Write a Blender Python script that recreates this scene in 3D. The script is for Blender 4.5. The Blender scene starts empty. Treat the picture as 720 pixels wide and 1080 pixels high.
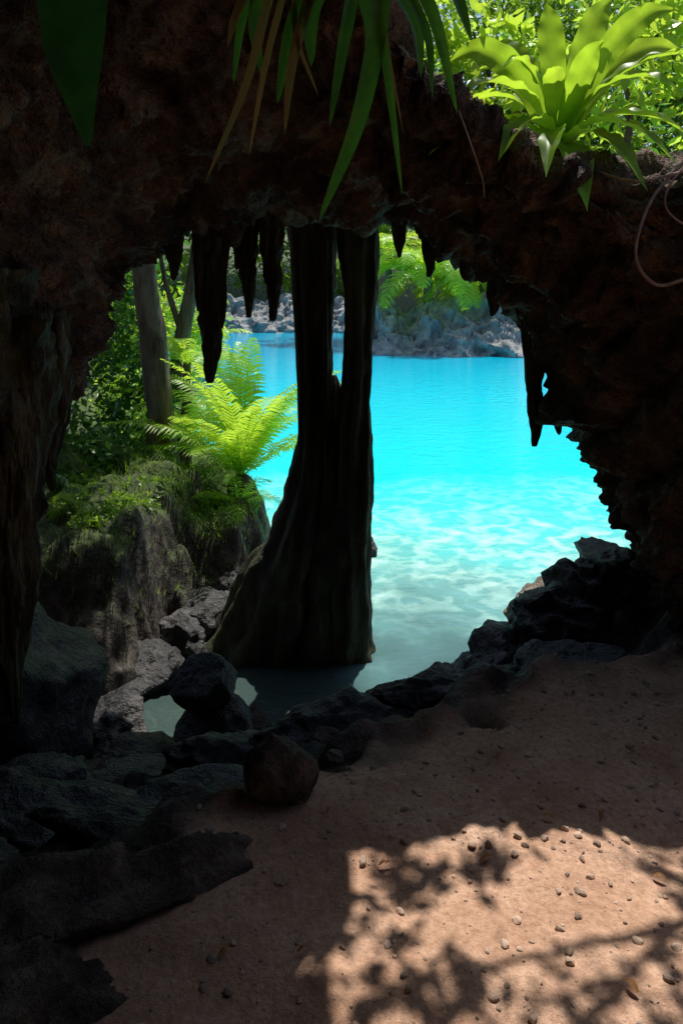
import bpy, math, random
import numpy as np
from mathutils import Vector, noise
random.seed(7); rng=np.random.default_rng(11)
scene=bpy.context.scene
scene.view_settings.view_transform='Standard'; scene.view_settings.look='None'; scene.view_settings.exposure=0

# ------------------------------------------------------------------ helpers
def link(o): scene.collection.objects.link(o); return o
def mk(name,verts,faces,mat,smooth=False,parent=None):
    me=bpy.data.meshes.new(name)
    me.from_pydata([tuple(map(float,v)) for v in verts],[],[tuple(map(int,f)) for f in faces]); me.update()
    if smooth: me.polygons.foreach_set('use_smooth',[True]*len(me.polygons))
    if mat: me.materials.append(mat)
    o=link(bpy.data.objects.new(name,me))
    if parent: o.parent=parent
    return o
def empty(name,loc=(0,0,0)):
    o=link(bpy.data.objects.new(name,None)); return o
def gridfaces(nu,nv,closed=False,off=0):
    F=[]
    for i in range(nu-1):
        for j in range(nv if closed else nv-1):
            k=(j+1)%nv
            F.append((off+i*nv+j,off+i*nv+k,off+(i+1)*nv+k,off+(i+1)*nv+j))
    return F
def cr(P,n):
    P=np.asarray(P,float); Q=[P[0]*2-P[1]]+list(P)+[P[-1]*2-P[-2]]; out=[]
    for i in range(1,len(Q)-2):
        p0,p1,p2,p3=Q[i-1],Q[i],Q[i+1],Q[i+2]
        for k in range(n):
            t=k/n
            out.append(.5*((2*p1)+(-p0+p2)*t+(2*p0-5*p1+4*p2-p3)*t*t+(-p0+3*p1-3*p2+p3)*t**3))
    out.append(P[-1]); return np.array(out)
def fr(x,y,z,o=4,h=.9): return noise.fractal(Vector((x,y,z)),h,2.1,o)
def ridge(x,y,z): return 1-abs(noise.noise(Vector((x,y,z))))*2
def sm(a,b,t):
    t=(t-a)/(b-a); t=0 if t<0 else 1 if t>1 else t
    return t*t*(3-2*t)

# ------------------------------------------------------------------ materials
def newmat(name):
    m=bpy.data.materials.new(name); m.use_nodes=True; nt=m.node_tree; nt.nodes.clear()
    out=nt.nodes.new('ShaderNodeOutputMaterial'); return m,nt,out
def N(nt,t,**k):
    n=nt.nodes.new(t)
    for a,b in k.items():
        if a in n.inputs.keys(): n.inputs[a].default_value=b
        else: setattr(n,a,b)
    return n
def noisetex(nt,vec,scale,detail=8,rough=.6,dist=0):
    n=N(nt,'ShaderNodeTexNoise'); n.inputs['Scale'].default_value=scale; n.inputs['Detail'].default_value=detail
    n.inputs['Roughness'].default_value=rough; n.inputs['Distortion'].default_value=dist
    if vec: nt.links.new(vec,n.inputs['Vector'])
    return n.outputs['Fac']
def ramp(nt,fac,stops):
    r=N(nt,'ShaderNodeValToRGB'); e=r.color_ramp.elements
    e[0].position=stops[0][0]; e[0].color=(*stops[0][1],1); e[1].position=stops[1][0]; e[1].color=(*stops[1][1],1)
    for p,c in stops[2:]:
        q=e.new(p); q.color=(*c,1)
    nt.links.new(fac,r.inputs['Fac']); return r.outputs['Color']
def mix(nt,fac,a,b):
    m=N(nt,'ShaderNodeMix',data_type='RGBA')
    for s,v in ((m.inputs[0],fac),(m.inputs[6],a),(m.inputs[7],b)):
        if isinstance(v,(int,float)): s.default_value=v
        elif isinstance(v,tuple): s.default_value=(*v,1)
        else: nt.links.new(v,s)
    return m.outputs[2]
def math_(nt,op,a,b=None,clamp=False):
    m=N(nt,'ShaderNodeMath',operation=op,use_clamp=clamp)
    for i,v in enumerate((a,b)):
        if v is None: continue
        if isinstance(v,(int,float)): m.inputs[i].default_value=v
        else: nt.links.new(v,m.inputs[i])
    return m.outputs[0]
def maprange(nt,v,a,b,c=0,d=1):
    m=N(nt,'ShaderNodeMapRange'); m.inputs[1].default_value=a; m.inputs[2].default_value=b; m.inputs[3].default_value=c; m.inputs[4].default_value=d
    nt.links.new(v,m.inputs[0]); return m.outputs[0]
def bump(nt,h,strength,dist,prev=None):
    b=N(nt,'ShaderNodeBump'); b.inputs['Strength'].default_value=strength; b.inputs['Distance'].default_value=dist
    nt.links.new(h,b.inputs['Height'])
    if prev: nt.links.new(prev,b.inputs['Normal'])
    return b.outputs['Normal']
def pos(nt,scale=(1,1,1)):
    tc=N(nt,'ShaderNodeTexCoord'); mp=N(nt,'ShaderNodeMapping'); mp.inputs['Scale'].default_value=scale
    nt.links.new(tc.outputs['Object'],mp.inputs['Vector']); return mp.outputs['Vector']
def rockmat(name,cd,cm,cl,scale=3,bs=.9,bd=.05,rough=.85,moss=0,mossc=(.06,.09,.02),stretch=(1,1,1),spec=.3):
    m,nt,out=newmat(name); v=pos(nt,stretch)
    f=noisetex(nt,v,scale,7,.68,.3)
    col=ramp(nt,f,[(.36,cd),(.5,cm),(.64,cl)])
    f2=noisetex(nt,v,scale*8,3,.7)
    col=mix(nt,math_(nt,'MULTIPLY',f2,.6),col,tuple(c*.35 for c in cd))
    if moss>0:
        g=N(nt,'ShaderNodeNewGeometry'); s=N(nt,'ShaderNodeSeparateXYZ'); nt.links.new(g.outputs['Normal'],s.inputs[0])
        a=math_(nt,'MULTIPLY_ADD',s.outputs['Z'],.6); nt.nodes[-1].inputs[2].default_value=moss-.75
        a=math_(nt,'ADD',a,f); a=math_(nt,'MULTIPLY',math_(nt,'SUBTRACT',a,.35),4,True)
        col=mix(nt,a,col,mossc)
    p=N(nt,'ShaderNodeBsdfPrincipled'); nt.links.new(col,p.inputs['Base Color']); p.inputs['Roughness'].default_value=rough
    p.inputs['Specular IOR Level'].default_value=spec
    b=bump(nt,f,bs,bd*3); b=bump(nt,f2,bs,bd*.8,b)
    nt.links.new(b,p.inputs['Normal']); nt.links.new(p.outputs[0],out.inputs[0]); return m
def leafmat(name,c1,c2,trans=.45,tc=None,rough=.4,spec=.5,vein=0):
    m,nt,out=newmat(name); g=N(nt,'ShaderNodeNewGeometry')
    col=mix(nt,g.outputs['Random Per Island'],c1,c2)
    if vein: 
        f=noisetex(nt,pos(nt),vein,3,.6); col=mix(nt,maprange(nt,f,.4,.65),col,tuple(x*.55 for x in c1))
    p=N(nt,'ShaderNodeBsdfPrincipled'); nt.links.new(col,p.inputs['Base Color']); p.inputs['Roughness'].default_value=rough
    p.inputs['Specular IOR Level'].default_value=spec
    t=N(nt,'ShaderNodeBsdfTranslucent')
    tcol=mix(nt,g.outputs['Random Per Island'],tc or c1,tuple(min(1,x*1.25) for x in (tc or c2)))
    if vein: tcol=mix(nt,maprange(nt,f,.4,.65,0,.4),tcol,tuple(x*.5 for x in (tc or c1)))
    nt.links.new(tcol,t.inputs['Color'])
    ms=N(nt,'ShaderNodeMixShader'); ms.inputs[0].default_value=trans
    nt.links.new(p.outputs[0],ms.inputs[1]); nt.links.new(t.outputs[0],ms.inputs[2]); nt.links.new(ms.outputs[0],out.inputs[0]); return m
def plainmat(name,c,rough=.9):
    m,nt,out=newmat(name); g=N(nt,'ShaderNodeNewGeometry'); col=mix(nt,g.outputs['Random Per Island'],tuple(x*.45 for x in c),c)
    p=N(nt,'ShaderNodeBsdfPrincipled'); nt.links.new(col,p.inputs['Base Color']); p.inputs['Roughness'].default_value=rough; nt.links.new(p.outputs[0],out.inputs[0]); return m

M_cave=rockmat('cave_rock',(.045,.027,.018),(.16,.095,.058),(.38,.235,.14),3.2,1,.06,.75)
M_dark=rockmat('wet_dark_rock',(.025,.024,.026),(.07,.066,.066),(.18,.165,.155),5,.9,.03,.45,spec=.5)
M_pillar=rockmat('dripstone',(.03,.03,.017),(.11,.105,.05),(.22,.20,.11),4,1,.03,.6,moss=.3,mossc=(.07,.10,.03),stretch=(2.5,2.5,.35),spec=.45)
M_brown=rockmat('brown_rock',(.06,.05,.04),(.17,.13,.105),(.32,.26,.21),8,1,.02,.85)
M_tan=rockmat('tan_rock',(.14,.12,.10),(.3,.25,.2),(.45,.38,.3),5,.8,.025,.85)
M_cliff=rockmat('cliff_rock',(.22,.23,.24),(.56,.57,.57),(.78,.78,.76),1.3,1,.12,.9)
M_leaf=leafmat('jungle_leaf',(.07,.16,.015),(.18,.30,.03),.45,(.26,.44,.03))
M_leafb=leafmat('bright_leaf',(.18,.32,.02),(.36,.50,.05),.5,(.58,.78,.06))
M_leafd=leafmat('dark_leaf',(.03,.09,.015),(.07,.17,.02),.35,(.10,.24,.02))
M_fern=leafmat('fern_leaf',(.20,.38,.02),(.34,.50,.03),.5,(.58,.86,.06))
M_nest=leafmat('nest_fern_leaf',(.18,.40,.02),(.26,.48,.03),.55,(.56,.90,.05),.4,.22,vein=7)
M_strap=leafmat('strap_leaf',(.08,.19,.035),(.12,.25,.035),.4,(.22,.44,.05),.4,vein=14)
M_dry=leafmat('dry_leaf',(.30,.14,.05),(.42,.22,.08),.35,(.55,.27,.08),.7)
M_bark=rockmat('bark',(.08,.06,.045),(.20,.16,.11),(.32,.27,.2),5,1,.02,.9,stretch=(1.5,1.5,.35))
M_vine=rockmat('vine_bark',(.20,.12,.09),(.40,.25,.18),(.55,.40,.3),9,.5,.005,.8)
M_peb=plainmat('pebble',(.62,.45,.34))

# ------------------------------------------------------------------ terrain
def I(x,xs,ys): return float(np.interp(x,xs,ys))
def terrain(x,y):
    near = abs(x)<8 and -4<y<16
    k=1.0 if near else 3.0
    wx=x+.16*k*noise.noise(Vector((x*1.3/k,y*1.3/k,3)))
    wy=y+.16*k*noise.noise(Vector((x*1.2/k,y*1.2/k,9)))
    if near:
        wx+=.11*noise.noise(Vector((x*4,y*4,7)))+.05*noise.noise(Vector((x*9,y*9,17))); wy+=.12*noise.noise(Vector((x*4,y*4,1)))+.06*noise.noise(Vector((x*10,y*10,11)))
    ye=I(wx,[-3,-1.2,-.62,-.32,-.07,.33,1.4,3],[1.5,1.75,2.1,2.33,2.65,2.95,3.4,3.6])
    d=wy-ye
    soil=1-sm(-.14,.10,d)
    s=I(wx,[-1,-.4,0,.6],[.40,.48,.62,.68])
    z=0.03*fr(x*1.5,y*1.5,0,3)+.008*fr(x*9,y*9,2,3) if near else 0
    if d>0: z-=min(d*s+max(0,d-2.2)*.7,1.7)
    if y<5.2 and wx>.3:
        zr=min((wx-.5)*.8-.85,.05)-max(0,wy-4.5)*1.3
        z=max(z,zr)
    grass=0
    t=sm(-1.05,-1.55,wx)*sm(4.4,5.3,wy)*sm(8.6,7.6,wy)
    if t>0:
        z=max(z,-1.6+(1.38+.14*sm(5,6.5,wy))*t**.8+.05*max(0,-wx-1.3)+.22*noise.noise(Vector((x*1.7,y*1.7,4)))*t); grass=t*.8*sm(4.7,5.4,wy)
    sh=I(wy,[6,7.5,9,11,14,20,40,60],[-.5,-.55,-.9,-2.2,-3.3,-5,-10,-14])
    b=sm(sh+.12,sh-.40,wx)*sm(5.8,6.6,wy)
    if b>0: z=max(z,-1.7+1.32*b**.8+.22*max(0,sh-1.2-wx)+.10*noise.noise(Vector((x*2.5,y*2.5,4)))); grass=max(grass,b)
    sr=I(wy,[4.8,8,20,32],[2.0,4.2,10,15])
    b=sm(sr,sr+.5,wx)*sm(4.4,5,wy)
    if b>0: z=max(z,-1.7+2.2*b+.4*max(0,wx-sr)); grass=max(grass,b)
    sf=I(wx,[-20,-1,1.0,1.8,14],[52,52,50,36,34])
    b=sm(0,1.2,wy-sf)
    if b>0: z=max(z,-1.7+1.4*b+.35*max(0,min(wy-sf-2,60))); grass=max(grass,b)
    if near and soil<.9:
        r=(1-soil)
        z+=r*(.09*fr(x*3,y*3,5,5)+.09*(ridge(x*2.5,y*2.5,1)-.5)+.025*fr(x*11,y*11,5,3))
    return z,soil*(1 if y<4.5 else 0),grass
def axis(a,b,fine,lo,hi,g=1.12):
    c=list(np.arange(a,b,fine)); s=fine; x=a; L=[]
    while x>lo: s*=g; x-=s; L.append(x)
    s=fine; x=c[-1]; R=[]
    while x<hi: s*=g; x+=s; R.append(x)
    return L[::-1]+c+R
xs=axis(-3.6,2.6,.028,-160,160); ys=axis(1.4,9.5,.03,-40,220)
V=[];A=[]
for y in ys:
    for x in xs:
        z,s,g=terrain(x,y); V.append((x,y,z)); A.append((s,g,0,1))
m,nt,out=newmat('terrain'); v=pos(nt)
at=N(nt,'ShaderNodeAttribute',attribute_name='zone'); sp=N(nt,'ShaderNodeSeparateColor'); nt.links.new(at.outputs['Color'],sp.inputs[0])
n1=noisetex(nt,v,2.5,5,.65); n2=noisetex(nt,v,45,5,.8); n3=noisetex(nt,v,9,5,.7)
soil=ramp(nt,n1,[(.3,(.46,.265,.17)),(.5,(.66,.41,.28)),(.72,(.80,.55,.40))])
soil=mix(nt,maprange(nt,n2,.42,.75,0,.9),soil,(.30,.155,.095))
soil=mix(nt,maprange(nt,n3,.5,.75,0,.45),soil,(.36,.20,.13))
rock=ramp(nt,n3,[(.36,(.02,.017,.015)),(.5,(.065,.054,.046)),(.66,(.16,.135,.115))])
ge=N(nt,'ShaderNodeNewGeometry'); sn=N(nt,'ShaderNodeSeparateXYZ'); nt.links.new(ge.outputs['Normal'],sn.inputs[0])
gm=math_(nt,'MULTIPLY',math_(nt,'SUBTRACT',sn.outputs['Z'],.35),3,True)
gm=math_(nt,'MULTIPLY',gm,sp.outputs[1])
rock=mix(nt,gm,rock,ramp(nt,n3,[(.35,(.02,.035,.008)),(.65,(.09,.15,.02))]))
col=mix(nt,sp.outputs[0],rock,soil)
p=N(nt,'ShaderNodeBsdfPrincipled'); nt.links.new(col,p.inputs['Base Color']); p.inputs['Specular IOR Level'].default_value=.25
nt.links.new(maprange(nt,sp.outputs[0],0,1,.6,.95),p.inputs['Roughness'])
b=bump(nt,math_(nt,'MULTIPLY',n3,maprange(nt,sp.outputs[0],0,1,1,.35)),.9,.06); b=bump(nt,n2,.8,.011,b)
nt.links.new(b,p.inputs['Normal']); nt.links.new(p.outputs[0],out.inputs[0])
g=mk('ground',V,gridfaces(len(ys),len(xs)),m,True)
ca=g.data.color_attributes.new('zone','FLOAT_COLOR','POINT'); ca.data.foreach_set('color',np.array(A,dtype=np.float32).ravel())

# ------------------------------------------------------------------ water
m,nt,out=newmat('lagoon_water'); v=pos(nt)
s=N(nt,'ShaderNodeSeparateXYZ'); nt.links.new(v,s.inputs[0])
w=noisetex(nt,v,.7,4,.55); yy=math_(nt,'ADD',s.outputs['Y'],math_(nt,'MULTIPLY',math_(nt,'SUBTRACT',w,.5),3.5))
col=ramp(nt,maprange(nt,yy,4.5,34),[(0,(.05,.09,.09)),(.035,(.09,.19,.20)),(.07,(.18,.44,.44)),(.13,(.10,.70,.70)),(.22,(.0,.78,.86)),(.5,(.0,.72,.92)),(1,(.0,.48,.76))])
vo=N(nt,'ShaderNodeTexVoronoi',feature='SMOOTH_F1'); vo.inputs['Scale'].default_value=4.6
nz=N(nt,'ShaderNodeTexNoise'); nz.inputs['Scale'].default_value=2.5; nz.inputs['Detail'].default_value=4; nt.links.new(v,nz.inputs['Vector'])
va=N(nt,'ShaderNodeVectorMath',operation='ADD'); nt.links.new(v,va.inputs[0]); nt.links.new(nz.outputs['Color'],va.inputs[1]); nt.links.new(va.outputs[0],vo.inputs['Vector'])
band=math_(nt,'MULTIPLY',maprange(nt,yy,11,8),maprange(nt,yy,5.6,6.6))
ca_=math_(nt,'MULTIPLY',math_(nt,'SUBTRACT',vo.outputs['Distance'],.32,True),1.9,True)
col=mix(nt,math_(nt,'MULTIPLY',ca_,band),col,(.60,.88,.80))  # caustic light and sparkle of the shallows painted into the water colour
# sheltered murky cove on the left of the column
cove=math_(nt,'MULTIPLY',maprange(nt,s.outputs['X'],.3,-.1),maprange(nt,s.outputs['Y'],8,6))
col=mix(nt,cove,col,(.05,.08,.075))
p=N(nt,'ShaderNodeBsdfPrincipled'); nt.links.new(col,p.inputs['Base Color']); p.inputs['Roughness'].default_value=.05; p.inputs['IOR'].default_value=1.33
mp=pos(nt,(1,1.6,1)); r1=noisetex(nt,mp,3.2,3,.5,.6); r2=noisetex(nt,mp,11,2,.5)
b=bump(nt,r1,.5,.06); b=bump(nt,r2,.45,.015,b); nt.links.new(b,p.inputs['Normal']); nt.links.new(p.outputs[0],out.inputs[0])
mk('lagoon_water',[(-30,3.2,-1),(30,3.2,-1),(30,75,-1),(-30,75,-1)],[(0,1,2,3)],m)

# ------------------------------------------------------------------ cave arch loft (world metres)
ST=[ # back/top      rim             face            throat             outside
 [(-2.4,-1.0,-.4),(-2.2,1.0,-.5),(-2.0,2.4,-.8),(-1.9,3.6,-1.1),(-2.6,5.0,-1.3)],
 [(-2.4,-1.0,.8),(-2.1,1.0,.6),(-1.9,2.5,.4),(-1.75,3.5,.2),(-2.6,5.0,.3)],
 [(-2.4,-.4,2.2),(-1.9,1.2,1.8),(-1.6,2.2,1.5),(-1.18,3.0,1.11),(-2.1,4.6,1.9)],
 [(-2.0,.8,3.3),(-1.6,1.6,2.7),(-1.35,2.5,2.05),(-1.06,3.4,1.43),(-1.7,4.9,2.3)],
 [(-1.6,3.0,3.8),(-1.3,2.3,3.1),(-1.15,2.8,2.3),(-1.0,3.8,1.74),(-1.4,5.2,2.4)],
 [(-1.1,4.6,3.9),(-1.0,2.9,3.3),(-.9,3.2,2.45),(-.86,4.3,1.94),(-.9,5.5,2.5)],
 [(-.3,5.0,3.8),(-.3,3.2,3.3),(-.3,3.5,2.5),(-.29,4.6,2.06),(-.3,5.8,2.6)],
 [(.2,5.2,3.3),(.15,3.35,2.9),(.2,3.6,2.4),(.17,4.6,2.0),(.2,5.8,2.5)],
 [(.6,5.2,2.9),(.45,3.4,2.5),(.55,3.6,2.2),(.53,4.5,1.89),(.7,5.8,2.4)],
 [(1.1,5.2,2.7),(.8,3.42,2.3),(.95,3.55,1.95),(.85,4.4,1.70),(1.2,5.7,2.2)],
 [(1.6,5.1,2.5),(1.15,3.4,2.14),(1.3,3.5,1.6),(1.11,4.4,1.34),(1.6,5.6,1.8)],
 [(2.2,5.0,2.5),(1.6,3.3,2.13),(1.6,3.4,1.1),(1.32,4.3,.88),(1.95,5.4,1.2)],
 [(3.0,4.6,2.6),(2.1,2.8,2.0),(1.66,3.3,.8),(1.42,4.2,.60),(2.1,5.2,.7)],
 [(3.2,2.5,1.6),(2.0,2.4,1.0),(1.68,3.2,.4),(1.54,4.1,.32),(2.2,5.0,.3)],
 [(3.0,2.0,.6),(1.9,2.3,.2),(1.65,3.15,.1),(1.55,4.0,.05),(2.2,4.9,-.2)],
 [(3.0,2.0,-.6),(1.9,2.3,-.5),(1.65,3.1,-.5),(1.5,3.9,-.6),(2.2,4.8,-.8)]]
T=[]
for i,s_ in enumerate(ST):
    r=list(s_)
    if 4<=i<=11: r.append((s_[0][0],s_[0][1]+.45,s_[0][2]-.05))
    else: r.append((s_[4][0]+(-1.6 if i<4 else 1.6),s_[4][1]+.4,s_[4][2]+.4))
    T.append(r)
T=np.array(T,float)
U=np.stack([cr(T[:,k],30) for k in range(T.shape[1])],1)
G=np.stack([cr(U[i],48) for i in range(U.shape[0])],0)
du=np.gradient(G,axis=0); dv=np.gradient(G,axis=1); nn=np.cross(du,dv); nn/=np.linalg.norm(nn,axis=2,keepdims=True)+1e-9
nu,nv=G.shape[:2]; P=G.reshape(-1,3); Q=nn.reshape(-1,3); V=[]
for p_,q in zip(P,Q):
    x,y,z=p_
    d=.09*fr(x*1.6,y*1.6,z*1.6,3)+.12*(ridge(x*2.2+3,y*2.2,z*3.6)-.5)+.065*fr(x*6,y*6,z*6,5,.6)+.05*(ridge(x*7,y*7,z*9)-.5)
    V.append(p_+q*d)
mk('cave_arch',V,gridfaces(nu,nv),M_cave,True)

# roof with skylight
xs2=np.arange(-3.6,3.61,.07); ys2=np.arange(-4,4.8,.07); V=[];F=[]
def roofz(x,y):
    z=2.95+.13*y+.12*fr(x,y,4,4)
    z-=3.6*sm(2.3,3.4,abs(x)) + 3.6*sm(-2.6,-3.9,y)
    return z
for y in ys2:
    for x in xs2: V.append((x,y,roofz(x,y)))
nx=len(xs2)
for j in range(len(ys2)-1):
    for i in range(nx-1):
        x,y=xs2[i],ys2[j]
        e=.10*fr(x*2,y*2,8,4)
        if x>.50+e*2-(y-3)*.05 and y>1.5+e and x<3.6: continue
        F.append((j*nx+i,j*nx+i+1,(j+1)*nx+i+1,(j+1)*nx+i))
o=mk('cave_roof',V,F,M_cave,True)
md=o.modifiers.new('s','SOLIDIFY'); md.thickness=.35; md.offset=1

# ------------------------------------------------------------------ tubes
def tubegeo(pts,rad,segs=20,flute=0,nf=7,nz=0,ns=4,sub=8,sq=(1,1)):
    C=cr(pts,sub); R=cr([[r] for r in rad],sub)[:,0]; V=[]
    t=np.gradient(C,axis=0); t/=np.linalg.norm(t,axis=1,keepdims=True)
    ref=np.array([0,1,0.]) if abs(t[0][1])<.8 else np.array([1.,0,0])
    for i in range(len(C)):
        a=np.cross(t[i],ref); a/=np.linalg.norm(a); b_=np.cross(a,t[i])
        for k in range(segs):
            th=2*math.pi*k/segs
            r=max(R[i],.0005)
            f=1+flute*math.sin(nf*th+2.2*noise.noise(Vector((C[i][0],C[i][1],C[i][2]*1.5))))
            if nz: f+=nz*fr(math.cos(th)*ns*.4+C[i][0]*3,math.sin(th)*ns*.4+5,C[i][2]*ns,4)
            V.append(C[i]+(a*math.cos(th)*sq[0]+b_*math.sin(th)*sq[1])*r*f)
    n=len(C); F=gridfaces(n,segs,True); F.append(tuple(range(segs))[::-1]); F.append(tuple((n-1)*segs+k for k in range(segs)))
    return V,F
def tube(name,pts,rad,mat,parent=None,**k):
    V,F=tubegeo(pts,rad,**k); return mk(name,V,F,mat,True,parent)
def join(geos):
    V=[];F=[]
    for v_,f_ in geos:
        o_=len(V); V+=list(v_); F+=[tuple(i+o_ for i in f) for f in f_]
    return V,F

# dripstone column, two fused strands and spreading foot
col_=empty('dripstone_column')
Y=5.6; K=1.06
def kx(p): return [(a*K,b,c) for a,b,c in p]
def kr(p): return [a*K for a in p]
tube('left_strand',kx([(-.20,Y,2.45),(-.20,Y,1.9),(-.185,Y,1.45),(-.18,Y,1.0),(-.19,Y,.55),(-.22,Y,.1),(-.30,Y,-.3),(-.43,Y+.05,-.7),(-.52,Y+.1,-1.1)]),
     kr([.19,.145,.118,.112,.13,.17,.24,.32,.42]),M_pillar,col_,segs=120,flute=.11,nf=9,nz=.22,ns=2.4,sub=16)
tube('right_strand',kx([(.13,Y-.1,2.45),(.13,Y-.1,1.9),(.125,Y-.1,1.4),(.105,Y-.1,1.0),(.085,Y-.1,.6),(.085,Y-.1,.1),(.065,Y-.1,-.4),(.045,Y-.1,-.8),(.03,Y-.1,-1.15)]),
     kr([.15,.125,.10,.09,.105,.12,.13,.15,.21]),M_pillar,col_,segs=96,flute=.12,nf=7,nz=.22,ns=2.6,sub=16)
tube('mid_web',kx([(-.05,Y+.02,1.0),(-.04,Y+.02,.8),(-.05,Y,.3),(-.08,Y,-.2),(-.12,Y,-.7),(-.15,Y,-1.1)]),[.015,.07,.14,.22,.26,.3],M_pillar,col_,segs=64,flute=.12,nf=6,nz=.2,sub=14)
for i,(x,r) in enumerate([(-.33,.03),(-.27,.04),(-.13,.03),(.20,.035),(.06,.03)]):
    tube('rib_%d'%i,[(x*K,Y-.12,2.4),((x+.01)*K,Y-.13,1.8),(x*.85*K,Y-.14,1.0),(x*.85*K,Y-.18,.2)],[r*1.6,r,r*.8,.004],M_pillar,col_,segs=16,nz=.25,sub=10)

# stalactites (x,y,ztop,zbottom,radius)
SL=[(-.95,4.35,2.05,1.68,.05),(-.83,4.4,2.1,1.5,.035),(-.755,4.5,2.15,1.08,.085),(-.68,4.5,2.15,1.4,.035),(-.545,4.6,2.2,1.46,.055),(-.40,4.6,2.2,1.44,.065),(-.47,4.5,2.2,1.78,.04),(-.62,4.6,2.2,1.75,.04),
    (.545,4.5,2.05,1.70,.045),(.61,4.55,2.0,1.8,.03),(.90,4.4,1.8,1.47,.045),(.70,4.4,1.9,1.68,.035),(1.14,4.4,1.5,.72,.06),(1.22,4.35,1.3,.80,.05),(1.08,4.45,1.5,1.0,.045),(1.28,4.3,1.15,.86,.05),(.35,4.6,2.1,1.82,.04)]
for i,(x,y,zt,zb,r) in enumerate(SL):
    L=zt-zb; jx=random.uniform(-.03,.03); jr=[random.uniform(.85,1.15) for _ in range(6)]
    tube('stalactite',[(x,y,zt+.15),(x,y,zt),(x+jx*.5,y,zt-L*.3),(x+jx,y,zt-L*.55),(x+jx*.6,y,zt-L*.8),(x+jx,y,zb+.01),(x+jx,y,zb)],[r*1.9,r*1.25,r*.95*jr[0],r*.8*jr[1],r*.55*jr[2],r*.27,r*.08],M_pillar,segs=28,flute=.10,nf=4,nz=.45,ns=7,sub=8)
# long mossy curtain on the left wall
cu=empty('dripstone_curtain')
for i,(x,y,zt,zb,r) in enumerate([(-1.20,2.8,1.25,.02,.12),(-1.10,2.9,1.25,.85,.06),(-1.32,2.75,1.4,.3,.13),(-1.16,2.75,1.2,.45,.05)]):
    L=zt-zb
    tube('drape_%d'%i,[(x-.05,y,zt+.25),(x,y,zt-.05),(x-.01,y,zt-L*.4),(x-.02,y,zt-L*.75),(x+.0,y,zb)],[r*1.8,r*1.05,r*.8,r*.5,.01],M_pillar,cu,segs=56,flute=.12,nf=7,nz=.4,ns=6,sub=14)

# ------------------------------------------------------------------ rocks
import bmesh
def ico(sub):
    bm=bmesh.new(); bmesh.ops.create_icosphere(bm,subdivisions=sub,radius=1)
    v_=np.array([v.co[:] for v in bm.verts]); f_=[tuple(v.index for v in f.verts) for f in bm.faces]; bm.free(); return v_,f_
ICO={s:ico(s) for s in (2,4,5)}
def rockgeo(c,s,seed,sub=5,planes=16,amp=.10,rot=None):
    r=np.random.default_rng(seed); v_,f_=ICO[sub]
    n=r.normal(size=(planes,3)); n/=np.linalg.norm(n,axis=1,keepdims=True); d=r.uniform(.6,1.0,planes)
    dots=v_@n.T; rad=np.where(dots>.05,d/np.maximum(dots,.05),9).min(1); rad=np.minimum(rad,1.15)
    out=v_*rad[:,None]
    if sub>2:
        o_=r.uniform(0,50,3)
        k=np.array([amp*fr(*(p*1.6+o_),4,.8)+amp*.6*(ridge(*(p*2.5+o_))-.5)+amp*.16*(ridge(*(p*8+o_))-.5) for p in out]); out=out+v_*k[:,None]
    a=r.uniform(0,6.28) if rot is None else rot
    out=out*np.array(s); ca_,sa=math.cos(a),math.sin(a)
    out=out@np.array([[ca_,sa,0],[-sa,ca_,0],[0,0,1]])
    return out+np.array(c),f_
def rock(name,c,s,seed,mat=None,sub=5,**k):
    v_,f_=rockgeo(c,s,seed,sub,**k); return mk(name,v_,f_,mat or M_dark,True)
rock('boulder',(-1.72,3.8,-.42),(.66,.55,.54),3,rot=0,planes=30,amp=.10)
rock('rock',(-.72,4.15,-.52),(.19,.17,.13),21,rot=.2,planes=12,amp=.06)
rock('rock',(-.69,4.1,-.80),(.20,.18,.20),23,planes=12,amp=.06)
rock('rock',(-.50,4.25,-.84),(.12,.11,.13),25,M_brown,amp=.06)
rock('rock',(-.34,4.2,-.95),(.09,.09,.08),27,amp=.06)
rock('rock',(-.20,2.42,.08),(.105,.09,.12),31,M_brown,planes=10,amp=.08)
rock('rock',(-.02,2.60,.01),(.035,.03,.02),33,M_brown,4)
rock('rock',(-.05,2.75,.0),(.07,.05,.03),34,M_brown,4)
for i,(x,y,z,a,b_,c_,ro) in enumerate([(.05,3.15,-.21,.36,.18,.13,.1),(.33,3.25,-.13,.24,.13,.08,.1),(-.35,3.1,-.34,.36,.22,.12,-.1),(.55,3.9,-.50,.20,.2,.16,.3),(.72,3.85,-.42,.26,.22,.19,.4),(.95,3.9,-.33,.30,.26,.20,.5),(1.15,4.0,-.20,.28,.28,.22,.5),(1.34,4.1,-.08,.24,.28,.22,.3),(1.53,4.2,.04,.2,.3,.22,.1),(1.0,3.55,-.16,.35,.2,.10,.35),(.65,3.4,-.18,.28,.15,.09,.2)]):
    rock('rock_ridge',(x,y,z),(a,b_,c_),235+2*i,rot=ro,amp=.18,planes=14)
rock('rock',(.62,4.35,-.88),(.25,.22,.16),49); rock('rock',(1.02,4.45,-.66),(.25,.25,.2),51)
rock('boulder',(1.40,5.1,-.60),(.30,.3,.28),53,M_tan)
rock('rock',(.22,7.6,-1.0),(.16,.2,.22),55,M_dark)
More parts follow.
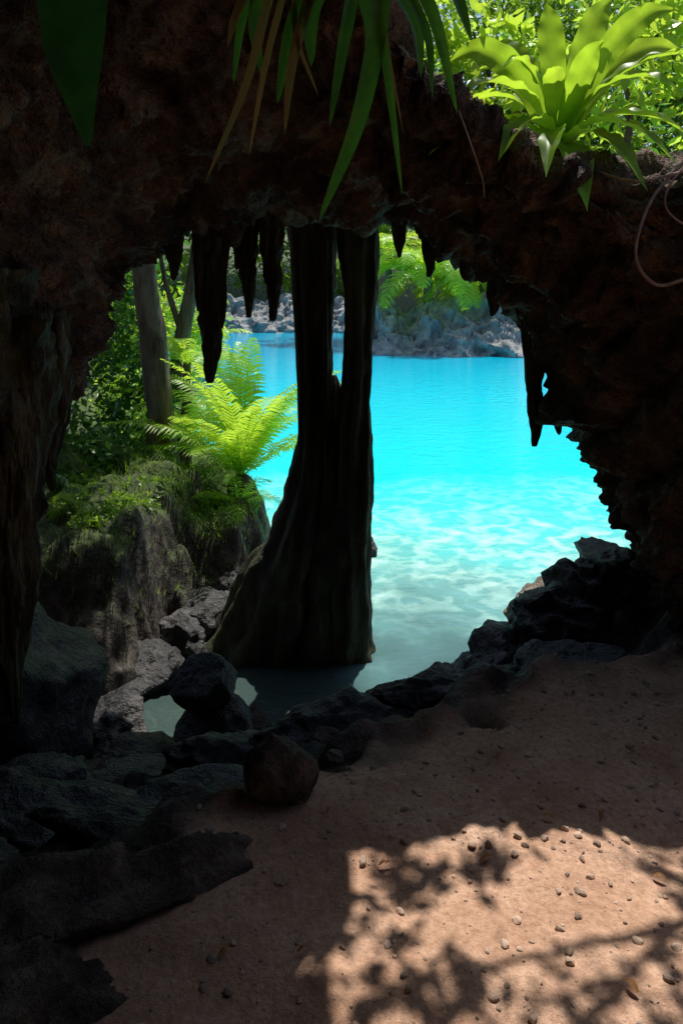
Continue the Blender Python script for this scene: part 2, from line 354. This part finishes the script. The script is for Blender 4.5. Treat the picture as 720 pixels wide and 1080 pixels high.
for i,(x,y,z,a,b_,c_) in enumerate([(-.9,3.35,-.62,.38,.25,.12),(-.62,3.3,-.58,.3,.2,.1),(-1.35,3.1,-.52,.35,.3,.18),(-1.0,2.75,-.38,.4,.22,.12),(-.55,2.8,-.30,.32,.16,.09),(-1.3,2.35,-.16,.28,.25,.13),(-1.05,3.85,-.82,.30,.2,.12),(-1.3,4.3,-.88,.26,.25,.2),(-.75,2.45,-.15,.25,.12,.08),(-.15,3.6,-.66,.28,.15,.1)]):
    rock('rock',(x,y,z),(a,b_,c_),357+2*i,M_dark,rot=random.uniform(-.4,.4),amp=.16,planes=12)
rock('rock_ledge',(-.70,1.95,.0),(.48,.16,.14),101,M_brown,rot=.55,amp=.22)
rock('rock_ledge',(-.80,1.62,-.02),(.36,.17,.13),103,M_brown,rot=.5,amp=.22)
for i,(x,y,z,a,b_,c_) in enumerate([(-1.0,5.95,-.95,.34,.25,.22),(-1.35,5.1,-.98,.26,.24,.2),(-.75,6.3,-.85,.3,.25,.28),(-1.2,5.6,-.95,.25,.22,.22)]):
    rock('rock',(x,y,z),(a,b_,c_),175+i,amp=.16)
for i,(x,y,z,a,b_,c_) in enumerate([(-3.5,20,-.95,.9,.8,.55),(-4.5,20.5,-.8,1.2,1.0,.8),(-2.7,20.6,-1.0,.4,.4,.3),(-5.6,20.3,-.6,1.0,.9,.9)]):
    rock('boulder',(x,y,z),(a,b_,c_),81+i,M_cliff,planes=11,amp=.12)

# gravel on cave floor: one object
geos=[]
for i in range(2300):
    x=random.uniform(-1.3,1.7); y=random.uniform(1.45,3.5)
    z,s_,_=terrain(x,y)
    if s_<.3: continue
    r=random.choice([.002,.003,.003,.004,.004,.005,.006,.008,.013]) 
    geos.append(rockgeo((x,y,z+r*.2),(r,r*random.uniform(.6,1),r*.6),500+i,2,planes=8))
V,F=join(geos); mk('gravel',V,F,M_peb)

# ------------------------------------------------------------------ far cliff
path=cr([(-22,47),(-12,50),(-6,50.5),(-2,51),(.5,49.5),(1.0,42),(1.15,36),(1.6,33.0),(3.5,32.2),(6,31.6),(9,31.2),(14,30),(18,27)],40)
V=[];nr=52
for i,(x,y) in enumerate(path):
    top=2.7+.6*noise.noise(Vector((x*.5,y*.5,1)))+.5*noise.noise(Vector((x*1.5,y*1.5,1)))
    for j in range(nr):
        t=j/(nr-1)
        h=-1.4+top*t**.85
        back=3.6*t
        d=.7*fr(x*.7,y*.7,h*.8,5,.6)+.5*(ridge(x*.9,h*1.1,y*.8)-.5)+.25*(ridge(x*2.4,h*2.6,y)-.5)
        V.append((x+.3*fr(x,y,h,3),y-d*.7+back-.6,h+.4*d*min(1,t*2)))
mk('cliff',V,gridfaces(len(path),nr),M_cliff,True)

# ------------------------------------------------------------------ leaf masses
def leafgeo(clumps,n,size,asp=.42,droop=.2,sub=22,spread=.16):
    c=np.array(clumps,float); w_=(c[:,3]*c[:,4]*c[:,5])**(.66); w_/=w_.sum()
    m_=max(1,n//sub); idx=rng.choice(len(c),m_,p=w_)
    d=rng.normal(size=(m_,3)); d/=np.linalg.norm(d,axis=1,keepdims=True); r=rng.uniform(.35,1,m_)**.5
    sc=c[idx,:3]+d*r[:,None]*c[idx,3:6]
    k=rng.integers(0,m_,n); rad=c[idx,3:6].mean(1)[k]
    p=sc[k]+rng.normal(size=(n,3))*rad[:,None]*spread
    dr=rng.normal(size=(n,3)); dr[:,2]-=droop; dr/=np.linalg.norm(dr,axis=1,keepdims=True)
    up=rng.normal(size=(n,3))*.6; up[:,2]+=1
    sd=np.cross(dr,up); sd/=np.linalg.norm(sd,axis=1,keepdims=True)+1e-9
    L=size*rng.uniform(.6,1.3,n)[:,None]
    V=np.stack([p,p+dr*L*.45+sd*L*asp*.5,p+dr*L,p+dr*L*.45-sd*L*asp*.5],1).reshape(-1,3)
    F=np.arange(n*4).reshape(-1,4); return V,F
def leafmass(name,clumps,n,size,mat,parent=None,**k):
    V,F=leafgeo(clumps,n,size,**k); return mk(name,V.tolist(),F.tolist(),mat,False,parent)
def rc(n,x,y,z,r):
    return [(random.uniform(*x),random.uniform(*y),random.uniform(*z),*[random.uniform(*r)*q for q in (1,1,.75)]) for _ in range(n)]
def slope(n,x,y0,z,r,k=.55):
    out_=[]
    for _ in range(n):
        zz=random.uniform(*z); rr=random.uniform(*r)*(.6+.05*zz); out_.append((random.uniform(*x),y0+k*zz+rr*.5+random.uniform(0,1.5),zz,rr,rr,rr*.75))
    return out_
# far forest climbing away from the water
leafmass('forest',slope(95,(1.5,24),36.6,(1.6,21),(1.8,3.0))+slope(75,(-24,2),55,(1.2,20),(2,3.6)),66000,.46,M_leaf,asp=.55)
leafmass('forest_highlights_foliage',slope(36,(1.5,22),36,(1.8,19),(1.1,2.2))+slope(30,(-20,1),54,(1.4,16),(1.4,2.6)),26000,.42,M_leafb,asp=.5)
leafmass('jungle_bushes',rc(24,(-9,-4.6),(12,20),(0,5.5),(.8,1.4)),14000,.22,M_leaf)
leafmass('dark_bush',[(-2.55,7.3,.0,.5,.5,.45),(-3.1,7.0,.4,.7,.6,.6),(-2.3,8.7,.3,.5,.5,.7),(-3.0,8.8,1.3,.8,.8,.8),(-2.5,6.5,-.05,.3,.3,.2),(-2.95,6.2,.3,.5,.4,.4),(-3.4,8,2.2,.8,.8,.7)],11000,.10,M_leafd,asp=.5)
leafmass('bush',[(-2.75,9.5,1.3,.5,.5,.6),(-2.1,10.5,1.2,.5,.5,.5),(-2.6,10,.2,.6,.5,.6),(-2.0,9.7,-.1,.35,.35,.3),(-1.9,10.1,.9,.35,.4,.45)],5500,.11,M_leafb)
leafmass('ground_cover_plants',[(x_,y_,terrain(x_,y_)[0]+.03,random.uniform(.08,.16),random.uniform(.08,.16),.05) for x_,y_ in [(random.uniform(-2.6,-1.5),random.uniform(5.5,6.8)) for _ in range(16)]+[(random.uniform(-1.6,-.8),random.uniform(6.9,7.6)) for _ in range(8)]],3200,.045,M_leaf,asp=.5,sub=12)
# shrubs on the arch top (rooted on its plateau)
leafmass('shrub',[(1.0,5.2,3.1,.45,.35,.45),(1.9,5.2,3.0,.6,.4,.5),(2.9,5.2,3.1,.6,.4,.6),(.55,5.1,3.4,.35,.3,.4),(2.0,5.3,3.6,.5,.3,.3)],2300,.13,M_leafb)
sv,sf_=join([tubegeo([(x,5.1,2.5),(x+.05,5.15,2.9),(x-.1,5.2,3.4)],[.03,.02,.008],segs=8) for x in (.6,1.0,1.9,2.8)]); mk('shrub_stems',sv,sf_,M_bark,True)

# grass tufts on the bank
gv=[];gf=[]
for i in range(8000):
    x=random.uniform(-2.6,-.55); y=random.uniform(4.9,9); z,s_,g_=terrain(x,y)
    if g_<.35 or z<-.75: continue
    if y<6.4 and random.random()<.5: continue
    a=random.uniform(0,6.28); L=random.uniform(.03,.13); b0=len(gv); dx,dy=math.cos(a),math.sin(a); w_=.004
    gv+=[(x-dy*w_,y+dx*w_,z-.02),(x+dy*w_,y-dx*w_,z-.02),(x+dx*L*.7,y+dy*L*.7,z+L*.7)]; gf.append((b0,b0+1,b0+2))
mk('grass',gv,gf,M_leaf)
# hanging rootlets / moss on bank faces
gv=[];gf=[]
for i in range(16000):
    x=random.uniform(-2.6,-.3); y=random.uniform(4.4,6.9); z,_,g_=terrain(x,y)
    if not(-.95<z<-.05): continue
    z2=terrain(x,y-.06)[0]
    if z-z2<.04: continue
    if noise.noise(Vector((x*4,y*4,0)))<-.05: continue
    L=random.uniform(.04,.2); b0=len(gv); w_=random.uniform(.001,.003); j=random.uniform(-.02,.02)
    gv+=[(x-w_,y-.02,z+.03),(x+w_,y-.02,z+.03),(x+j,y-.07-L*.15,z-L)]; gf.append((b0,b0+1,b0+2))
mk('hanging_rootlets',gv,gf,plainmat('rootlet',(.10,.085,.05)))

# ------------------------------------------------------------------ ferns
def frond(base,az,el,L,curl,np_=26,pl=.28,w_=.012,roll=0):
    V=[];F=[]; p=np.array(base,float); n=np_+4; ds=L/n; e=el; a=az; C=[p.copy()];D=[]
    for i in range(n):
        e_=e-curl*(i/n)**1.3; d=np.array([math.cos(a)*math.cos(e_),math.sin(a)*math.cos(e_),math.sin(e_)]); D.append(d); p=p+d*ds; C.append(p.copy())
    side=np.array([-math.sin(a),math.cos(a),0.])
    for i in range(n):
        r=.010*L*(1-i/n)+.002; b=len(V)
        for q in (C[i],C[i+1]): V+=[q-side*r,q+side*r]
        F.append((b,b+1,b+3,b+2))
    for i in range(4,n):
        t=(i-4)/(n-4); l=pl*L*(math.sin(math.pi*min(1,(t*.86+.14)))**.7+.05); d=D[i]
        for sg in (-1,1):
            dirn=side*sg*.86+d*.5+np.array([0,0,random.uniform(-.12,.18)]); dirn/=np.linalg.norm(dirn)
            b=len(V); q=C[i]; wv=d*w_*L*.9
            mid=q+dirn*l*.55; tip=q+dirn*l+np.array([0,0,-l*.25])
            V+=[q-wv*.6,q+wv*.6,mid+wv,mid-wv,tip]; F+=[(b,b+1,b+2,b+3),(b+3,b+2,b+4)]
    return V,F
def fern(name,base,n,L,elr,mat,curl=(1.2,1.9),azs=None,trunk=.0,pl=.28,np_=26,w_=.012,sr=1):
    e_=empty(name); gs=[]
    for i in range(n):
        az=(azs[i%len(azs)] if azs else i*2.399)+random.uniform(-.15,.15)
        gs.append(frond(base,az,random.uniform(*elr),L*random.uniform(.8,1.1),random.uniform(*curl),pl=pl,np_=np_,w_=w_))
    V,F=join(gs); mk('fronds',V,F,mat,False,e_)
    tube('stem',[(base[0],base[1],base[2]-trunk-.2),(base[0],base[1],base[2]-.05),(base[0],base[1],base[2]+.05)],[.09*L*sr,.08*L*sr,.03*L*sr],M_bark,e_,segs=16,nz=.3)
    return e_
fern('tree_fern',(-1.0,7.6,-.25),30,1.5,(.75,1.55),M_fern,(.7,1.5),trunk=.2,pl=.15,np_=38,w_=.010)
fern('fern',(-1.75,8.4,.0),12,1.1,(.6,1.3),M_fern,trunk=.3,pl=.2)
fern('fern',(-1.75,8.6,.75),12,1.0,(.4,1.2),M_fern,trunk=1.3,pl=.2,sr=.6)
fern('fern',(-.95,7.0,-.35),7,.5,(.3,1.1),M_fern,trunk=.1,pl=.22,np_=18)
fern('fern',(-2.1,5.9,-.05),7,.4,(.3,1.1),M_leaf,trunk=.1,pl=.22,np_=18)
fern('palm',(4.0,35,2.3),26,3.9,(.3,1.3),M_fern,(1.7,2.6),trunk=2.0,np_=26,w_=.018,pl=.22,sr=.6)
fern('palm',(6.6,35.4,2.0),20,3.4,(.4,1.3),M_fern,(1.7,2.5),trunk=1.6,np_=22,w_=.016,sr=.6)
fern('palm',(2.3,37,3.4),18,3.2,(.4,1.2),M_leafb,(1.5,2.4),trunk=3,np_=22,w_=.016,sr=.5)

def ribbon(pts,width,fold=.25,wave=0,sub=8,acr=5,updir=(0,0,1),prof=None):
    C=cr(pts,sub); n=len(C); t=np.gradient(C,axis=0); t/=np.linalg.norm(t,axis=1,keepdims=True); V=[]
    up=np.array(updir,float)
    ph=random.uniform(0,6)
    for i in range(n):
        s=i/(n-1); wd=width*(prof(s) if prof else math.sin(math.pi*(.08+.92*s))**.6*(1-s*.1))
        sd=np.cross(t[i],up); sd/=np.linalg.norm(sd)+1e-9; nr_=np.cross(sd,t[i])
        for k in range(acr):
            q=(k/(acr-1)-.5)*2
            V.append(C[i]+sd*q*wd*.5+nr_*(abs(q)*wd*fold*.5+wave*wd*math.sin(s*34+ph+q*1.3)*abs(q)**2))
    return V,gridfaces(n,acr)
# bird's-nest fern on the rim
nf=empty('birds_nest_fern'); base=np.array([1.03,3.62,2.28]); gs=[]
leafs=[((.40,3.5,2.24),.16,.13),((.52,3.75,2.74),.22,.14),((.76,3.6,2.66),.20,.12),((1.0,3.7,3.02),.12,.12),((1.34,3.75,3.06),.15,.13),((1.60,3.6,2.95),.2,.12),((1.74,3.5,2.66),.2,.13),((1.62,3.4,2.26),.16,.13),((1.01,3.12,1.94),.12,.14),
 ((.48,3.3,2.42),.2,.12),((.66,3.2,2.16),.16,.12),((1.42,3.2,2.14),.16,.12),((1.3,3.9,2.8),.2,.11),((.78,3.95,2.9),.16,.11),((1.5,3.3,2.46),.2,.12),((.95,3.4,2.62),.1,.10),((1.74,3.8,2.8),.2,.12),((.6,4.0,2.5),.2,.12),((1.18,3.4,2.74),.1,.11),((1.25,3.1,2.02),.15,.12),((.84,3.12,2.08),.14,.11)]
for tip,arch,w_ in leafs:
    tip=np.array(tip); mid=(base+tip)/2+np.array([0,0,arch]); q1=base*.72+tip*.28+np.array([0,0,arch*.85]); q3=base*.25+tip*.75+np.array([0,0,arch*.75])
    dxy=tip-base
    up=(random.uniform(-.3,.3),-.25,1) if abs(dxy[2])<.45 else (random.uniform(-.35,.35),-1,.25)
    gs.append(ribbon([base,q1,mid,q3,tip],w_*1.05,.36,.06,sub=12,acr=7,updir=up,prof=lambda s:(.22+.78*math.sin(math.pi*min(1,s*.85+.02))**.7)*(1 if s<.6 else max(.02,1-((s-.6)/.4)**1.7))))
V,F=join(gs); mk('leaves',V,F,M_nest,True,nf)
tube('crown_root',[base+np.array([0,0,-.25]),base+np.array([0,0,-.05]),base+np.array([0,0,.06])],[.10,.08,.02],M_bark,nf,segs=16,nz=.35)

# hanging strap-leaf plant under the roof edge
sp_=empty('hanging_strap_plant'); gs=[]; gd=[]
ST_=[[(-.0,2.1,2.62),(.10,2.0,2.45),(.055,2.0,2.1),(-.06,2.0,1.79)],[(.02,2.1,2.62),(.08,2.05,2.45),(.12,2.0,2.2),(.16,2.0,1.86)],[(.03,2.1,2.62),(.14,2.1,2.55),(.25,2.1,2.38),(.32,2.1,2.10)],
 [(0,2.1,2.6),(-.05,2.0,2.45),(-.13,2.0,2.3),(-.17,2.0,2.10)],[(0,2.2,2.6),(-.1,2.1,2.55),(-.25,2.1,2.42),(-.3,2.1,2.18)],[(.05,2.2,2.6),(.18,2.1,2.55),(.3,2.1,2.45),(.36,2.1,2.3)],
 [(.02,2.1,2.6),(.03,1.95,2.4),(.0,1.9,2.2),(-.03,1.9,2.02)],[(-.03,2.2,2.6),(-.03,2.1,2.5),(-.08,2.0,2.35),(-.08,2.0,2.2)],[(.04,2.2,2.6),(.1,2.1,2.5),(.2,2.1,2.35),(.22,2.1,2.2)],[(-.1,2.2,2.6),(-.2,2.1,2.5),(-.24,2.1,2.35),(-.22,2.1,2.2)],
 [(.0,2.2,2.6),(.05,2.2,2.5),(.09,2.2,2.35),(.05,2.2,2.15)],[(.02,2.1,2.6),(.12,2.05,2.5),(.22,2.0,2.3),(.24,2.0,2.12)]]
for (pts,w_) in zip(ST_,[.055,.03,.045,.05,.045,.055,.035,.06,.045,.045,.05,.03]):
    gs.append(ribbon(pts,w_,.35,.0,sub=12,acr=5,updir=(random.uniform(-.5,.5),-1,.3)))
for pts,w_ in [([(-.1,2.1,2.6),(-.18,2.0,2.4),(-.25,2.0,2.15),(-.36,2.0,1.89)],.026),([(-.12,2.1,2.6),(-.15,2.0,2.4),(-.2,2.0,2.2),(-.25,2.05,1.97)],.02),([(-.05,2.1,2.6),(-.08,2.0,2.4),(-.13,2.0,2.2),(-.15,2.0,2.02)],.03),
    ([(-.02,2.1,2.6),(-.1,2.0,2.5),(-.12,2.0,2.3),(-.06,2.0,2.12)],.018),([(.0,2.1,2.6),(.1,2.1,2.4),(.14,2.1,2.2),(.17,2.1,2.05)],.012),([(-.12,2.1,2.6),(-.2,2.05,2.5),(-.27,2.0,2.35),(-.3,2.0,2.25)],.03)]:
    gd.append(ribbon(pts,w_,.6,.08,sub=8,acr=3,updir=(random.uniform(-.5,.5),-1,.3)))
V,F=join(gs); mk('leaves',V,F,M_strap,True,sp_); V,F=join(gd); mk('dry_leaves',V,F,M_dry,True,sp_)
bl=empty('broad_leaf_plant')
lp=lambda s:(.5+.5*math.sin(math.pi*min(1,s+.1)))*(1 if s<.6 else max(.02,1-((s-.6)/.4)**2)**.6)
M_broad=leafmat('broad_leaf',(.05,.12,.03),(.07,.15,.04),.3,(.12,.26,.05),.35,vein=10)
V,F=ribbon([(-.62,1.9,2.72),(-.64,1.85,2.5),(-.63,1.8,2.2),(-.60,1.8,1.95)],.18,.2,.012,sub=12,acr=7,updir=(0,-1,.1),prof=lp); mk('leaf',V,F,M_broad,True,bl)
V,F=ribbon([(-.34,2.0,2.75),(-.30,1.95,2.6),(-.26,1.9,2.5),(-.25,1.9,2.42)],.13,.12,.01,sub=12,acr=7,updir=(0,-1,.1),prof=lp); mk('leaf_small',V,F,M_broad,True,bl)

# vines
def vine(name,pts,r): tube(name,pts,[r]*len(pts),M_vine,segs=8,sub=10)
vine('vine',[(1.55,3.3,2.22),(1.46,3.25,2.16),(1.28,3.15,1.98),(1.20,3.1,1.76),(1.28,3.1,1.64),(1.40,3.1,1.66),(1.6,3.1,1.74)],.007)
vine('vine',[(1.5,3.2,2.20),(1.36,3.15,2.05),(1.35,3.15,1.95),(1.45,3.15,1.88),(1.6,3.15,1.9)],.005)
vine('vine',[(1.05,3.45,2.2),(1.2,3.2,2.08),(1.38,3.2,2.10),(1.6,3.2,2.18)],.006)
vine('vine',[(.5,3.35,2.45),(.52,3.2,2.3),(.6,3.25,2.1),(.62,3.3,2.02)],.004)

# ------------------------------------------------------------------ trees
def tree(name,trunk,rad,limbs,clumps,n,size,mat,**k):
    e_=empty(name); tube('trunk',trunk,rad,M_bark,e_,segs=24,nz=.18,ns=3,flute=.04,nf=5)
    for i,(pts,r) in enumerate(limbs): tube('limb_%d'%i,pts,[r*(1-.85*j/(len(pts)-1)) for j in range(len(pts))],M_bark,e_,segs=10,nz=.15)
    leafmass('foliage',clumps,n,size,mat,e_,**k); return e_
tree('tree',[(-1.74,7.7,-.7),(-1.80,7.7,-.25),(-1.84,7.7,.4),(-1.92,7.7,1.2),(-2.04,7.7,2.1),(-2.15,7.8,3.4),(-2.3,8.1,4.8)],[.28,.165,.135,.13,.12,.11,.06],
 [([(-2.1,7.7,2.6),(-2.8,8.2,3.6),(-3.4,8.4,4.4)],.08),([(-2.15,7.8,3.3),(-1.7,7.8,4.2),(-1.4,7.6,4.8)],.06)],
 [(-3.2,8.6,4.6,1.0,.9,.8),(-2.2,8.4,5.2,1.0,.9,.8),(-3.8,8.0,3.8,.8,.8,.7),(-1.4,7.4,4.7,.75,.7,.4),(-2.2,7.2,4.6,.7,.6,.4)],6500,.14,M_leaf)
tree('tree',[(-1.95,9.0,-.5),(-1.94,9.0,.3),(-1.90,9.0,1.0),(-1.74,9.0,1.9),(-1.64,9.0,3.0),(-1.9,9.2,4.5)],[.14,.10,.09,.08,.07,.03],
 [([(-1.88,9.0,1.1),(-2.12,9.0,1.9),(-2.2,9.1,2.8)],.045)],
 [(-2.0,9.6,4.6,.8,.8,.7),(-2.5,9.8,3.3,.5,.5,.4)],2500,.13,M_leaf)
# tree over the skylight that dapples the floor; unseen clumps placed up the sun ray from floor spots to shade
SDv=np.array([.13,.40,.91])/.91
def up_(fx,fy,z,rx,ry,rz=.12): return (fx+SDv[0]*z,fy+SDv[1]*z,z,rx,ry,rz)
tree('overhanging_tree',[(3.1,4.9,2.4),(3.0,4.7,3.0),(2.6,4.2,3.7),(2.3,3.9,4.6)],[.14,.11,.08,.03],
 [([(2.8,4.4,3.4),(2.1,3.9,3.75),(1.4,3.6,3.8),(.6,3.35,3.7)],.04),([(2.1,3.9,3.75),(1.8,3.5,3.8),(1.5,3.3,3.8)],.02),([(2.5,4.2,3.7),(2.2,3.6,4.0),(1.9,3.3,4.0)],.025),([(1.4,3.6,3.8),(1.1,3.35,3.8),(.9,3.2,3.75)],.015),([(1.7,3.7,3.75),(1.5,3.75,3.8),(1.2,3.85,3.75)],.012)],
 [up_(.0,1.80,3.7,.20,.20),up_(.16,2.3,3.7,.09,.16),up_(.38,1.70,3.8,.28,.10),up_(.75,1.75,3.8,.3,.12),up_(.98,2.15,3.8,.14,.12),up_(.42,2.12,3.75,.09,.05),up_(1.15,1.9,3.9,.25,.2),up_(.24,2.02,3.7,.13,.07),up_(.7,1.5,3.9,.4,.15),up_(1.3,2.3,3.9,.2,.2)],1000,.08,M_leaf,sub=9,spread=.30,asp=.5)

# fallen leaves on the floor : one object
gs=[]
for i in range(34):
    x=random.uniform(-.5,1.4); y=random.uniform(1.7,3.1); z=terrain(x,y)[0]+.012; a=random.uniform(0,6.28); L=random.uniform(.008,.02)
    gs.append(ribbon([(x,y,z),(x+math.cos(a)*L,y+math.sin(a)*L,z+.008),(x+math.cos(a)*L*2,y+math.sin(a)*L*2,z)],L*.8,.3,sub=4,acr=3))
V,F=join(gs); mk('fallen_leaves',V,F,M_dry)

# ------------------------------------------------------------------ light
w=bpy.data.worlds.new('World'); scene.world=w; w.use_nodes=True; nt=w.node_tree
sky=nt.nodes.new('ShaderNodeTexSky'); sky.sky_type='NISHITA'; sky.sun_disc=False
SD=Vector((.13,.40,.91)).normalized(); el=math.asin(SD.z); azm=math.atan2(SD.x,SD.y)
sky.sun_elevation=el; sky.sun_rotation=azm
bg=nt.nodes['Background']; nt.links.new(sky.outputs[0],bg.inputs[0]); bg.inputs[1].default_value=.15
sl=bpy.data.lights.new('sun','SUN'); sl.energy=5; sl.angle=math.radians(.5); sl.color=(1,.95,.87)
so=link(bpy.data.objects.new('sun',sl)); so.rotation_euler=SD.to_track_quat('Z','Y').to_euler()

# ------------------------------------------------------------------ camera
c=bpy.data.cameras.new('camera'); c.sensor_fit='VERTICAL'; c.sensor_height=24; c.lens=24*800/1080; c.shift_y=-230/1080; c.clip_start=.05; c.clip_end=600
co=link(bpy.data.objects.new('camera',c)); co.location=(0,0,1.6); co.rotation_euler=(math.radians(90),0,0); scene.camera=co
